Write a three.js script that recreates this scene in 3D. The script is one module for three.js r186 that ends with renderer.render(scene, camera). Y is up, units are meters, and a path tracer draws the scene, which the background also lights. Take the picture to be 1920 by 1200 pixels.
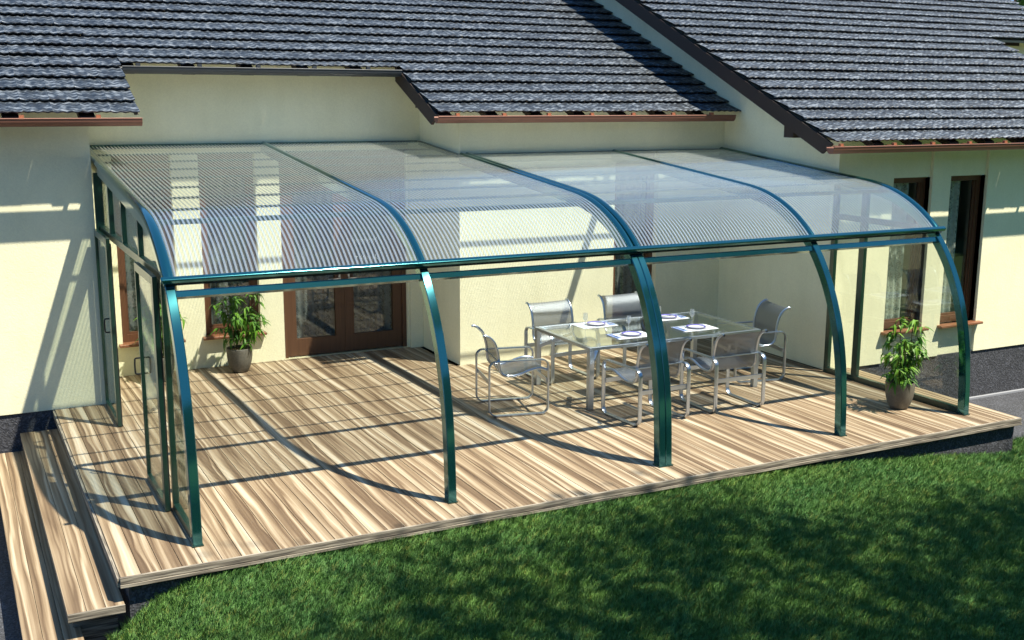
import * as THREE from 'three';
import { mergeGeometries, toCreasedNormals } from 'three/addons/utils/BufferGeometryUtils.js';
import { RoundedBoxGeometry } from 'three/addons/geometries/RoundedBoxGeometry.js';

// ------------------------------------------------------------------ camera, sky, sun, exposure
const scene = new THREE.Scene();
const camera = new THREE.PerspectiveCamera(31.8, 1.6, 0.1, 400);
camera.rotation.order = 'YXZ';
camera.rotation.set(-0.19587, -0.46942, 0.0041);
camera.position.set(-1.5668, 3.5318, 14.7351);
const SUN = new THREE.Vector3(0.728, 2.085, 0.859).normalize();
function makeSky() {
  const W = 512, H = 256, d = new Float32Array(W * H * 4);
  const mix = (a, b, t) => a.map((v, i) => v + (b[i] - v) * t);
  const zen = [0.07, 0.25, 0.66], mid = [0.15, 0.38, 0.76], hor = [0.46, 0.58, 0.70], low = [0.12, 0.13, 0.11];
  for (let y = 0; y < H; y++) {
    const el = ((y + 0.5) / H - 0.5) * Math.PI, s = Math.sin(el);
    for (let x = 0; x < W; x++) {
      let c = s < 0 ? mix(hor, low, Math.min(1, -s * 8)) : s < 0.28 ? mix(hor, mid, Math.pow(s / 0.28, 0.6)) : mix(mid, zen, (s - 0.28) / 0.72);
      const k = 0.54, i = (y * W + x) * 4;
      d[i] = c[0] * k; d[i + 1] = c[1] * k; d[i + 2] = c[2] * k; d[i + 3] = 1;
    }
  }
  const t = new THREE.DataTexture(d, W, H, THREE.RGBAFormat, THREE.FloatType);
  t.mapping = THREE.EquirectangularReflectionMapping; t.magFilter = t.minFilter = THREE.LinearFilter; t.needsUpdate = true;
  return t;
}
const sky = makeSky();
scene.background = sky; scene.environment = sky; scene.environmentIntensity = 1;
const sun = new THREE.DirectionalLight(new THREE.Color(1, 0.93, 0.78), 4.8);
sun.position.copy(SUN).multiplyScalar(40).add(new THREE.Vector3(4, 0, 4)); sun.target.position.set(4, 0, 4);
sun.castShadow = true; sun.shadow.radius = 1.3; sun.shadow.mapSize.set(4096, 4096);
Object.assign(sun.shadow.camera, { left: -16, right: 16, top: 16, bottom: -16, near: 1, far: 90 });
scene.add(sun, sun.target);
const renderer = new THREE.WebGLRenderer({ antialias: true });
renderer.toneMapping = THREE.LinearToneMapping; renderer.toneMappingExposure = 2.2;
renderer.shadowMap.enabled = true; renderer.setSize(1024, 640);

// ------------------------------------------------------------------ small helpers
let seed = 7;
const rnd = () => { seed |= 0; seed = (seed + 0x6D2B79F5) | 0; let t = Math.imul(seed ^ (seed >>> 15), 1 | seed); t = (t + Math.imul(t ^ (t >>> 7), 61 | t)) ^ t; return ((t ^ (t >>> 14)) >>> 0) / 4294967296; };
const rr = (a, b) => a + (b - a) * rnd();
const used = {};
function numbered(n) { const k = used[n] = (used[n] ?? -1) + 1; return k ? `${n}_${String(k).padStart(3, '0')}` : n; }
function tag(o, label, category, group) { o.userData = { label, category }; if (group) o.userData.group = group; return o; }
function thing(name, pos, label, category, group) {
  const o = new THREE.Group(); o.name = numbered(name); o.position.set(...pos); scene.add(o); return tag(o, label, category, group);
}
function shade(o) { o.traverse(m => { if (m.isMesh) { m.castShadow = true; m.receiveShadow = true; } }); }
// a part made in world coordinates, parented to a thing (unturned) or to another part
function part(parent, name, geo, mat) {
  const m = new THREE.Mesh(geo, mat); m.name = name; m.castShadow = m.receiveShadow = true;
  if (parent.isGroup) m.position.copy(parent.position).negate();
  parent.add(m); return m;
}
function lpart(parent, name, geo, mat) { const m = new THREE.Mesh(geo, mat); m.name = name; m.castShadow = m.receiveShadow = true; parent.add(m); return m; }
function struct(name, geo, mat) { const m = new THREE.Mesh(geo, mat); m.name = numbered(name); m.receiveShadow = m.castShadow = true; m.userData = { kind: 'structure' }; scene.add(m); return m; }
const flat = g => { g = g.index ? g.toNonIndexed() : g; for (const k of Object.keys(g.attributes)) if (!['position', 'normal', 'uv'].includes(k)) g.deleteAttribute(k); return g; };
const merge = list => mergeGeometries(list.map(flat));
// world-metre uv by dominant normal
function boxUV(g, du = 0, dv = 0, swap = false) {
  const p = g.attributes.position, n = g.attributes.normal, uv = new Float32Array(p.count * 2);
  for (let i = 0; i < p.count; i++) {
    const ax = Math.abs(n.getX(i)), ay = Math.abs(n.getY(i)), az = Math.abs(n.getZ(i));
    let u, v;
    if (ay >= ax && ay >= az) { u = p.getX(i); v = p.getZ(i); } else if (ax >= az) { u = p.getZ(i); v = p.getY(i); } else { u = p.getX(i); v = p.getY(i); }
    if (swap) [u, v] = [v, u];
    uv[2 * i] = u + du; uv[2 * i + 1] = v + dv;
  }
  g.setAttribute('uv', new THREE.BufferAttribute(uv, 2)); return g;
}
function bx(x0, x1, y0, y1, z0, z1, r = 0) {
  const g = r ? new RoundedBoxGeometry(x1 - x0, y1 - y0, z1 - z0, 2, r) : new THREE.BoxGeometry(x1 - x0, y1 - y0, z1 - z0);
  g.translate((x0 + x1) / 2, (y0 + y1) / 2, (z0 + z1) / 2); return boxUV(flat(g));
}
// polygon in (z, y) extruded along x
function prismX(pts, x0, x1, holes = [], bevel = 0) {
  const s = new THREE.Shape(pts.map(([z, y]) => new THREE.Vector2(-z, y)));
  for (const h of holes) s.holes.push(new THREE.Path(h.map(([z, y]) => new THREE.Vector2(-z, y))));
  const g = new THREE.ExtrudeGeometry(s, bevel ? { depth: x1 - x0 - 2 * bevel, bevelEnabled: true, bevelSize: bevel, bevelThickness: bevel, bevelOffset: -bevel, bevelSegments: 1 } : { depth: x1 - x0, bevelEnabled: false });
  g.rotateY(Math.PI / 2); g.translate(x0 + bevel, 0, 0); return boxUV(flat(g));
}
// wall facing +z with openings [x0,x1,y0,y1]
function wallZ(x0, x1, y0, y1, zf, th, holes = []) {
  const s = new THREE.Shape([[x0, y0], [x1, y0], [x1, y1], [x0, y1]].map(a => new THREE.Vector2(...a)));
  for (const [a, b, c, d] of holes) s.holes.push(new THREE.Path([[a, c], [b, c], [b, d], [a, d]].map(q => new THREE.Vector2(...q))));
  const g = new THREE.ExtrudeGeometry(s, { depth: th, bevelEnabled: false }); g.translate(0, 0, zf - th); return boxUV(flat(g));
}
function tube(pts, r, seg = 24, rad = 8, closed = false) {
  return flat(new THREE.TubeGeometry(new THREE.CatmullRomCurve3(pts.map(p => new THREE.Vector3(...p)), closed, 'centripetal'), seg, r, rad, closed));
}
// sweep a section [(lateral, outward)] along a path [(z, y)] at x; outward is the left normal of the direction of travel
function sweep(path, section, x, capped = true) {
  const P = [], I = [], n = section.length, N = path.length;
  path.forEach(([z, y], i) => {
    const a = path[Math.max(0, i - 1)], b = path[Math.min(N - 1, i + 1)]; let tz = b[0] - a[0], ty = b[1] - a[1]; const l = Math.hypot(tz, ty); tz /= l; ty /= l;
    for (const [s, o] of section) P.push(x + s, y + tz * o, z - ty * o);
  });
  for (let i = 0; i < N - 1; i++) for (let j = 0; j < n; j++) { const k = (j + 1) % n, a = i * n + j, b = i * n + k, c = a + n, d = b + n; I.push(a, b, c, b, d, c); }
  if (capped) for (let j = 1; j < n - 1; j++) { I.push(0, j + 1, j); const e = (N - 1) * n; I.push(e, e + j, e + j + 1); }
  const g = new THREE.BufferGeometry(); g.setAttribute('position', new THREE.Float32BufferAttribute(P, 3)); g.setIndex(I);
  g.computeVertexNormals(); return boxUV(toCreasedNormals(g, 0.5));
}

// ------------------------------------------------------------------ procedural textures
function lattice(n, s) { let q = s * 7919 + 13; const a = new Float32Array(n * n); for (let i = 0; i < n * n; i++) { q = (q + 0x6D2B79F5) | 0; let t = Math.imul(q ^ (q >>> 15), 1 | q); t = (t + Math.imul(t ^ (t >>> 7), 61 | t)) ^ t; a[i] = ((t ^ (t >>> 14)) >>> 0) / 4294967296; } return a; }
const LN = 256, LAT = [0, 1, 2, 3].map(s => lattice(LN, s + 1));
// value noise that wraps with period px, py lattice cells
function vn(x, y, px, py, k = 0) {
  const L = LAT[k & 3]; let ix = Math.floor(x), iy = Math.floor(y); let fx = x - ix, fy = y - iy; fx = fx * fx * (3 - 2 * fx); fy = fy * fy * (3 - 2 * fy);
  const x0 = ((ix % px) + px) % px, x1 = (x0 + 1) % px, y0 = ((iy % py) + py) % py, y1 = (y0 + 1) % py, o = k * 31;
  const g = (a, b) => L[(((b + o) & 255) << 8) | ((a + o * 3) & 255)];
  const a = g(x0, y0), b = g(x1, y0), c = g(x0, y1), d = g(x1, y1); return a + (b - a) * fx + (c - a) * fy + (a - b - c + d) * fx * fy;
}
function fb(u, v, fx, fy, oct, k = 0) { let s = 0, a = 0.5, t = 0; for (let i = 0; i < oct; i++) { s += a * vn(u * fx, v * fy, fx, fy, k + i); t += a; a *= 0.5; fx *= 2; fy *= 2; } return s / t; }
const toS = c => c <= 0.0031308 ? c * 12.92 : 1.055 * Math.pow(c, 1 / 2.4) - 0.055;
function tex(w, h, fn, { srgb = true, rep = [1, 1] } = {}) {   // fn(u,v) -> [r,g,b] linear or a number
  const d = new Uint8Array(w * h * 4);
  for (let y = 0; y < h; y++) for (let x = 0; x < w; x++) {
    let c = fn((x + 0.5) / w, (y + 0.5) / h); if (typeof c === 'number') c = [c, c, c];
    const i = (y * w + x) * 4; for (let k = 0; k < 3; k++) d[i + k] = Math.max(0, Math.min(255, Math.round(255 * (srgb ? toS(Math.max(0, c[k])) : c[k])))); d[i + 3] = 255;
  }
  const t = new THREE.DataTexture(d, w, h); t.wrapS = t.wrapT = THREE.RepeatWrapping; t.magFilter = THREE.LinearFilter; t.minFilter = THREE.LinearMipmapLinearFilter; t.generateMipmaps = true;
  t.colorSpace = srgb ? THREE.SRGBColorSpace : THREE.NoColorSpace; t.repeat.set(...rep); t.needsUpdate = true; return t;
}
const ramp = (stops, t) => { t = Math.max(0, Math.min(1, t)); for (let i = 1; i < stops.length; i++) if (t <= stops[i][0]) { const [a, A] = stops[i - 1], [b, B] = stops[i], k = (t - a) / (b - a); return A.map((v, j) => v + (B[j] - v) * k); } return stops.at(-1)[1]; };
// zebra-figured hardwood: 1 m wide (u), 3.2 m long (v)
function woodField(u, v) {
  const sw = Math.pow(fb(u, v, 5, 4, 2, 3), 2);                                       // where the figure swirls
  const wu = u + (0.028 + 0.16 * sw) * (fb(u, v, 6, 3, 3, 0) - 0.5) + 0.006 * (fb(u, v, 12, 9, 2, 1) - 0.5);
  const base = fb(wu, v, 12, 1, 3, 2), ph = base * 1.6 + wu * 9, fr = ph - Math.floor(ph);
  const band = fr < 0.66 ? fr / 0.66 : 1 - (fr - 0.66) / 0.34;
  const edge = Math.max(0, 1 - Math.abs(fr - 0.66) / 0.08);
  const streak = fb(u, v, 52, 2, 3, 3), wide = fb(u, v, 9, 1, 2, 1);
  return { t: 0.22 * base + 0.27 * (1 - band) + 0.30 * streak + 0.24 * wide - 0.01, edge, fine: fb(u, v, 128, 4, 2, 1) };
}
const woodStops = [[0, [0.078, 0.047, 0.025]], [0.25, [0.124, 0.080, 0.044]], [0.47, [0.196, 0.136, 0.079]], [0.63, [0.275, 0.204, 0.126]], [0.8, [0.385, 0.308, 0.208]], [1, [0.485, 0.418, 0.31]]];
const T = {};
T.wood = tex(1024, 1024, (u, v) => { const f = woodField(u, v); let t = (f.t - 0.5) * 1.7 + 0.54; return ramp(woodStops, t - 0.14 * f.edge + 0.10 * (f.fine - 0.5)); }, { rep: [1, 1 / 3.2] });
T.brown = tex(512, 512, (u, v) => { const a = fb(u + 0.02 * fb(u, v, 4, 4, 2), v, 60, 3, 3, 2), k = 0.75 + 0.5 * a; return [0.105 * k, 0.046 * k, 0.022 * k]; }, { rep: [1, 0.6] });
T.redWood = tex(512, 512, (u, v) => { const a = fb(u, v + 0.03 * fb(u, v, 5, 5, 2), 5, 30, 3, 2), k = 0.3 + 1.3 * a; return [0.21 * k, 0.085 * k, 0.04 * k]; }, { rep: [1, 2] });
T.woodBump = tex(512, 512, (u, v) => 0.5 * fb(u, v, 128, 5, 2, 1) + 0.5 * fb(u, v, 46, 3, 2, 3), { srgb: false, rep: [1, 1 / 3.2] });
T.greyWood = tex(512, 512, (u, v) => { const g = fb(u, v + 0.02 * fb(u, v, 6, 6, 2), 4, 40, 3, 1), s = fb(u, v, 10, 120, 2, 2); return ramp([[0, [0.05, 0.042, 0.034]], [0.45, [0.17, 0.145, 0.11]], [1, [0.36, 0.32, 0.25]]], 0.5 + 1.4 * (g - 0.5) + 0.9 * (s - 0.5)); }, { rep: [0.8, 1.6] });
T.stucco = tex(1024, 1024, (u, v) => { const a = fb(u, v, 6, 6, 3, 0) - 0.5, b = fb(u, v, 180, 180, 2, 1) - 0.5, s = fb(u, v, 24, 3, 2, 2) - 0.5; const k = 1 + 0.12 * a + 0.10 * b + 0.05 * s; return [0.80 * k, 0.77 * k, 0.535 * k * (1 + 0.04 * a)]; }, { rep: [1 / 2.4, 1 / 2.4] });
T.stuccoBump = tex(1024, 1024, (u, v) => 0.6 * fb(u, v, 220, 220, 2, 2) + 0.4 * fb(u, v, 70, 70, 2, 3), { srgb: false, rep: [1 / 2.4, 1 / 2.4] });
T.speck = tex(1024, 1024, (u, v) => { const a = fb(u, v, 128, 128, 2, 1), b = fb(u, v, 7, 7, 3, 2) - 0.5, q = vn(u * 230, v * 230, 230, 230, 3); const k = Math.max(0.015, 0.028 + 0.16 * Math.pow(Math.max(0, a - 0.30), 1.6) + (q > 0.86 ? 0.10 * (q - 0.8) * 5 : 0)) * (1 + 0.5 * b); return [k * 0.95, k * 1.0, k * 1.18]; }, { rep: [1 / 1.7, 1 / 1.7] });
T.speckBump = tex(512, 512, (u, v) => fb(u, v, 128, 128, 2, 1), { srgb: false, rep: [1 / 1.7, 1 / 1.7] });
T.tile = tex(1024, 1024, (u, v) => {  // mottled slate; pale bluish streaks are gloss highlights painted into the colour
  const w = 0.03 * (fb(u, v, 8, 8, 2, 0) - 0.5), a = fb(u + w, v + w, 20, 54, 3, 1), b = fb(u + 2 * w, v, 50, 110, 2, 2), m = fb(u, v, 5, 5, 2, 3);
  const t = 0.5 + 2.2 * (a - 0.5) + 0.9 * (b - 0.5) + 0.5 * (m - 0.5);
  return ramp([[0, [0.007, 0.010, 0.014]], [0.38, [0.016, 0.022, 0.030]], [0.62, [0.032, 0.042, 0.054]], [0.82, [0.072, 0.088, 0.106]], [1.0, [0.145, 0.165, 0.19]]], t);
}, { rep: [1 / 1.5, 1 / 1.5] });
T.tileBump = tex(512, 512, (u, v) => fb(u, v, 40, 60, 3, 1), { srgb: false, rep: [1 / 1.5, 1 / 1.5] });
T.lace = tex(256, 512, (u, v) => {
  const cu = u * 4, cv = v * 8, x = cu - Math.floor(cu) - 0.5, y = cv - Math.floor(cv) - 0.5, r = Math.hypot(x, y), th = Math.atan2(y, x);
  const flower = Math.abs(r - 0.22 - 0.1 * Math.cos(5 * th)) < 0.05 ? 1 : 0, vine = Math.abs(x - 0.22 * Math.sin(y * 6.28)) < 0.04 ? 1 : 0;
  const n = fb(u, v, 20, 40, 3, 1), k = 0.46 + 0.3 * n - 0.34 * Math.max(flower, vine); return [k, k * 0.98, k * 0.90];
});
T.pot = tex(512, 512, (u, v) => { const a = fb(u, v, 6, 4, 4, 1), b = fb(u, v, 70, 70, 2, 2); const k = 0.09 + 0.13 * (a - 0.4) + 0.04 * (b - 0.5); return [k * 1.08, k * 1.0, k * 0.78]; });
T.grassBase = tex(512, 512, (u, v) => { const a = fb(u, v, 60, 60, 3, 1); return [0.035 + 0.03 * a, 0.07 + 0.07 * a, 0.016 + 0.014 * a]; }, { rep: [0.5, 0.5] });
T.sling = tex(256, 256, (u, v) => { const w = Math.sin(u * 6.2832 * 64) * Math.sin(v * 6.2832 * 64); return 0.5 + 0.35 * w; }, { srgb: false });

// ------------------------------------------------------------------ materials
const std = o => new THREE.MeshStandardMaterial(o), phy = o => new THREE.MeshPhysicalMaterial(o);
const lin = (r, g, b) => new THREE.Color().setRGB(r, g, b);
const M = {
  stucco: std({ map: T.stucco, bumpMap: T.stuccoBump, bumpScale: 0.002, roughness: 0.95 }),
  speck: std({ map: T.speck, bumpMap: T.speckBump, bumpScale: 0.006, roughness: 0.8 }),
  wood: std({ map: T.wood, bumpMap: T.woodBump, bumpScale: 0.0015, roughness: 0.62 }),
  greyWood: std({ map: T.greyWood, bumpMap: T.greyWood, bumpScale: 0.004, roughness: 0.85 }),
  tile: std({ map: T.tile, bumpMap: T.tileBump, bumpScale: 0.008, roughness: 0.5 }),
  underlay: std({ color: lin(0.30, 0.25, 0.17), roughness: 0.9 }),
  darkWood: std({ color: lin(0.030, 0.0165, 0.010), roughness: 0.75 }),
  copper: std({ color: lin(0.19, 0.082, 0.054), roughness: 0.5, metalness: 0.25 }),
  bracket: std({ color: lin(0.5, 0.2, 0.11), roughness: 0.4, metalness: 0.5 }),
  greyGutter: std({ color: lin(0.035, 0.04, 0.046), roughness: 0.45 }),
  frameWood: std({ map: T.brown, color: lin(1, 0.95, 0.9), roughness: 0.5 }),
  sillWood: std({ map: T.redWood, roughness: 0.45 }),
  doorWood: std({ map: T.brown, color: lin(0.95, 1, 1), roughness: 0.5 }),
  glass: phy({ color: lin(0.86, 0.9, 0.88), transmission: 1, thickness: 0, roughness: 0.0, ior: 1.5 }),
  sideGlass: phy({ color: lin(0.88, 0.91, 0.88), transmission: 1, thickness: 0, roughness: 0.0, ior: 1.5 }),
  sheet: phy({ color: lin(0.965, 0.99, 0.99), transmission: 0.955, thickness: 0, roughness: 0.06, ior: 1.5, specularIntensity: 0.3 }),
  rib: phy({ color: lin(0.95, 0.99, 1.0), transmission: 0.92, thickness: 0, roughness: 0.12, ior: 2.05, specularIntensity: 1.0 }),
  green: phy({ color: lin(0.018, 0.135, 0.15), metalness: 0.85, roughness: 0.14, clearcoat: 0.8, clearcoatRoughness: 0.1 }),
  greenDark: phy({ color: lin(0.008, 0.036, 0.026), metalness: 0.1, roughness: 0.35, clearcoat: 0.5, clearcoatRoughness: 0.15 }),
  blueTop: null,
  seal: std({ color: lin(0.012, 0.012, 0.012), roughness: 0.6 }),
  alu: std({ color: lin(0.47, 0.53, 0.61), metalness: 0.95, roughness: 0.28 }),
  sling: std({ color: lin(0.185, 0.205, 0.23), metalness: 0.75, roughness: 0.42, bumpMap: T.sling, bumpScale: 0.002, transparent: true, opacity: 0.80, side: THREE.DoubleSide }),
  rubber: std({ color: lin(0.015, 0.015, 0.017), roughness: 0.8 }),
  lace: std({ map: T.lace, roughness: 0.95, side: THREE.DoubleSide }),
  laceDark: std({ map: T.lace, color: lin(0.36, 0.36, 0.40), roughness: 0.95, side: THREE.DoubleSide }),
  inner: std({ color: lin(0.30, 0.28, 0.25), roughness: 0.95 }),
  pot: std({ map: T.pot, bumpMap: T.pot, bumpScale: 0.01, roughness: 0.55 }),
  soil: std({ color: lin(0.16, 0.105, 0.05), roughness: 1 }),
  stem: std({ color: lin(0.06, 0.06, 0.025), roughness: 0.8 }),
  bark: std({ color: lin(0.07, 0.05, 0.035), roughness: 0.95 }),
  porcelain: phy({ color: lin(0.82, 0.82, 0.84), roughness: 0.15, clearcoat: 0.5 }),
  violet: phy({ color: lin(0.15, 0.13, 0.50), roughness: 0.2, clearcoat: 0.5 }),
  linen: std({ color: lin(0.75, 0.78, 0.82), roughness: 0.9 }),
  blueLinen: std({ color: lin(0.22, 0.30, 0.56), roughness: 0.9 }),
  steel: std({ color: lin(0.6, 0.6, 0.62), metalness: 1, roughness: 0.2 }),
  tableGlass: phy({ color: lin(0.95, 0.98, 0.965), transmission: 1, thickness: 0, roughness: 0.0, ior: 1.52 }),
  wine: phy({ color: lin(0.9, 0.93, 0.95), transmission: 0.86, thickness: 0, roughness: 0.05, ior: 1.9 }),
  kerb: std({ color: lin(0.26, 0.27, 0.29), roughness: 0.8 }),
  grassBase: std({ map: T.grassBase, roughness: 1 }),
  blade: std({ color: 0xffffff, roughness: 0.6, side: THREE.DoubleSide, vertexColors: true }),
};
const leafMats = [[0.10, 0.24, 0.02], [0.15, 0.31, 0.025], [0.06, 0.16, 0.018]].map(c => phy({ color: lin(...c), roughness: 0.5, transmission: 0.3, thickness: 0, side: THREE.DoubleSide, ior: 1.35 }));

// ------------------------------------------------------------------ levels and main measures (deck top = 0)
const G = -0.72;                                   // ground
const PITCH = 0.445, CA = Math.cos(Math.atan(PITCH)), SA = Math.sin(Math.atan(PITCH));
const zL = 1.293, zP = 1.346, zW = 3.742;          // fronts of the left wing, the middle block, the right wing
const mainY = z => 3.335 + PITCH * (1.68 - z), wingY = z => 3.005 + PITCH * (4.12 - z);   // roof surfaces
const MR = -4.5, WR = -4.5;                        // ridges

// ------------------------------------------------------------------ ground, lawn
{
  const g = new THREE.PlaneGeometry(700, 700); g.rotateX(-Math.PI / 2); g.translate(10, G, 10); struct('ground', boxUV(flat(g)), M.speck);
}
const pw = (T, x) => { if (x <= T[0][0]) return T[0][1]; for (let i = 1; i < T.length; i++) if (x <= T[i][0]) { const [a, A] = T[i - 1], [b, B] = T[i], k = (x - a) / (b - a); return A + (B - A) * k * k * (3 - 2 * k) * 0.5 + (B - A) * k * 0.5; } return T.at(-1)[1]; };
const lawnZ0 = [[-3.2, 11], [-1.5, 7.9], [-1.0, 6.95], [-0.84, 6.68], [-0.6, 6.52], [-0.42, 6.385], [9.06, 6.385], [9.11, 6.1], [10, 5.9], [12, 5.6], [16, 5.5], [40, 5.5]];
const lawnH = [[-3, -0.70], [-1.2, -0.56], [-0.85, -0.42], [-0.45, -0.28], [-0.1, -0.15], [0.6, -0.112], [5.0, -0.118], [6.4, -0.17], [7.43, -0.26], [9.2, -0.43], [12, -0.66], [16, -0.70]];
const lawnEdge = x => { for (let i = 1; i < lawnZ0.length; i++) if (x <= lawnZ0[i][0]) { const [a, A] = lawnZ0[i - 1], [b, B] = lawnZ0[i]; return A + (B - A) * Math.max(0, x - a) / (b - a); } return 5.5; };
const lawnY = (x, z) => pw(lawnH, x) - 0.02 * Math.max(0, z - 7);
{
  const xs = [], P = [], I = [], R = 16; for (let x = -3.2; x < 16; x += x < 0.6 ? 0.07 : x > 9 && x < 9.2 ? 0.03 : 0.3) xs.push(x); xs.push(22, 30, 40);
  for (const x of xs) { const e = lawnEdge(x); P.push(x, G - 0.05, e); for (let r = 0; r <= R; r++) { const z = e + (34 - e) * Math.pow(r / R, 2.2); P.push(x, Math.max(G + 0.01, lawnY(x, z)), z); } }
  for (let i = 0; i < xs.length - 1; i++) for (let r = 0; r <= R; r++) { const a = i * (R + 2) + r, b = a + R + 2; I.push(a, a + 1, b, b, a + 1, b + 1); }
  const g = new THREE.BufferGeometry(); g.setAttribute('position', new THREE.Float32BufferAttribute(P, 3)); g.setIndex(I); g.computeVertexNormals(); struct('lawn', boxUV(toCreasedNormals(g, 0.7)), M.grassBase);
}
struct('edging_strip', bx(8.8, 17, G + 0.002, G + 0.03, zW - 0.02, zW + 0.028), M.kerb);

// ------------------------------------------------------------------ the house
const house = thing('house', [8, G, -2], 'cream stucco house with grey tiled roofs, brown eaves and a dark plinth', 'house');
const wallParts = [];
// openings
const W1 = [0.34, 1.05, 0.42, 2.80], W2 = [1.39, 2.12, 0.42, 2.80], DR = [2.44, 4.24, 0.0, 2.80], WP = [6.83, 7.55, 0.42, 2.76], WA = [9.64, 10.345, 0.44, 2.50], WB = [10.69, 11.40, 0.44, 2.50];
part(house, 'wall', wallZ(-9, -0.045, 0, mainY(zL) - 0.06, zL, 0.3), M.stucco);
part(house, 'wall', prismX([[0, 0], [zL - 0.3, 0], [zL - 0.3, mainY(zL - 0.3) - 0.06], [0, mainY(0) - 0.06]], -0.375, -0.045), M.stucco);
part(house, 'wall', wallZ(-0.375, 4.75, 0, mainY(0) - 0.06, 0, 0.3, [W1, W2, DR]), M.stucco);
part(house, 'wall', prismX([[0, 0], [zP - 0.3, 0], [zP - 0.3, mainY(zP - 0.3) - 0.06], [0, mainY(0) - 0.06]], 4.45, 4.75), M.stucco);
part(house, 'wall', wallZ(4.45, 8.68, 0, mainY(zP) - 0.06, zP, 0.3, [WP]), M.stucco);
part(house, 'pilaster', bx(4.26, 4.447, 0.0, 2.9, 0, 0.06), M.stucco);
// gable wall of the right wing, seen from the left
part(house, 'wall', prismX([[zW - 0.3, 0], [zW - 0.3, wingY(zW - 0.3) - 0.05], [WR, wingY(WR) - 0.05], [-10.5, wingY(WR) - 0.05 - PITCH * 6], [-10.5, 0]], 8.68, 8.98), M.stucco);
// front of the right wing: wall with two window bays set back 4 cm
{
  const bays = [[9.64, 10.345], [10.69, 11.40]], top = wingY(zW) - 0.05, fr = [];
  for (const [a, b] of [[8.68, 9.64], [10.345, 10.69], [11.40, 14.5]]) fr.push(bx(a, b, 0, top, zW - 0.3, zW));
  for (const [a, b] of bays) { const s = wallZ(a, b, 0, top, zW - 0.045, 0.255, [[a, b, 0.44, 2.5]]); fr.push(s); }
  fr.push(prismX([[0.3, 0], [zW - 0.3, 0], [zW - 0.3, wingY(zW - 0.3) - 0.07], [0.3, wingY(0.3) - 0.07]], 14.2, 14.5), prismX([[0, 0], [0.3, 0], [0.3, wingY(0.3) - 0.07], [0, wingY(0) - 0.07]], 14.5, 17.1));
  part(house, 'wall', merge(fr), M.stucco);
}
// far sides and inside, closed
part(house, 'wall', merge([bx(-9, -8.7, G, 4.0, -10, zL - 0.3), bx(-9, 17.1, G, 4.0, -10.4, -10), bx(16.8, 17.1, G, 4.6, -10, 0)]), M.stucco);
part(house, 'room', merge([bx(-8.7, 16.8, -0.1, -0.01, -10, -0.31), bx(4.76, 14.2, -0.1, -0.01, -0.3, zP - 0.31), bx(8.99, 14.2, -0.1, -0.01, zP - 0.3, zW - 0.31), bx(-8.7, 8.67, 2.95, 3.0, -10, -0.31), bx(4.76, 8.67, 2.95, 3.0, -0.3, zP - 0.31), bx(8.99, 14.19, 2.7, 2.75, -10, zW - 0.31), bx(-8.7, 8.67, 0, 2.94, -4.2, -4.1), bx(8.99, 14.19, 0, 2.69, -1.2, -1.1)]), M.inner);
// plinth
for (const g of [bx(-9, -0.065, G, 0, zL - 0.3, zL - 0.02), bx(8.7, 14.48, G, 0, zW - 0.3, zW - 0.02), bx(14.5, 17.08, G, 0, 0, 0.28)]) part(house, 'plinth', g, M.speck);

// --- roofs: a slab with battens, rafters below, tiles on top
function slab(x0, x1, zE, yf, ridge, back, th = 0.035) {       // from the eave at zE up to the ridge and down the back
  const o = 0.03, y = z => yf(z) - o;
  return prismX([[zE, y(zE)], [ridge, y(ridge)], [back, y(ridge) - PITCH * (ridge - back)], [back, y(ridge) - PITCH * (ridge - back) - th], [ridge, y(ridge) - th], [zE, y(zE) - th]], x0, x1);
}
const EM = 1.50, EU = 0.23, EW = 3.94;
const mainRoof = part(house, 'main_roof', merge([slab(-9.3, 0.44, EM, mainY, MR, -10.6), slab(0.44, 4.02, EU, mainY, MR, -10.6), slab(4.02, 8.675, EM, mainY, MR, -10.6)]), M.underlay);
const wingRoof = part(house, 'wing_roof', merge([slab(8.22, 14.82, EW, wingY, WR, -10.6), slab(14.82, 17.4, 0.6, wingY, WR, -10.6)]), M.underlay);
// tile: 0.30 wide, 0.29/CA gauge along the slope, three waves, a proud lower lip
const GA = 0.2925 / CA, TL = GA + 0.07, TWD = 0.30;
function tileGeo(vu, vv) {
  const n = 12, P = [], U = [], I = [], wv = u => 0.0062 * Math.cos(2 * Math.PI * u / 0.1);
  const row = (v, w, tv) => { for (let i = 0; i <= n; i++) { const u = TWD * i / n; P.push(u, v, w + wv(u)); U.push(u + vu, tv + vv); } };
  row(0.11, 0.030, -0.1); row(0.0, 0.045, -0.015); row(0.0, 0.060, 0); row(0.014, 0.064, 0.014); row(TL, 0.012, TL);
  for (let r = 0; r < 4; r++) for (let i = 0; i < n; i++) { const a = r * (n + 1) + i, b = a + 1, c = a + n + 1, d = c + 1; I.push(a, b, c, b, d, c); }
  const g = new THREE.BufferGeometry(); g.setAttribute('position', new THREE.Float32BufferAttribute(P, 3)); g.setAttribute('uv', new THREE.Float32BufferAttribute(U, 2)); g.setIndex(I); g.computeVertexNormals();
  const c = toCreasedNormals(g, 0.9); return c;
}
const tileGeos = Array.from({ length: 10 }, (_, i) => tileGeo(i * 0.37, i * 0.61));
camera.updateMatrixWorld(); camera.updateProjectionMatrix();
const basis = new THREE.Matrix4().makeBasis(new THREE.Vector3(1, 0, 0), new THREE.Vector3(0, SA, -CA), new THREE.Vector3(0, CA, SA));
const tiles = [];
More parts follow.
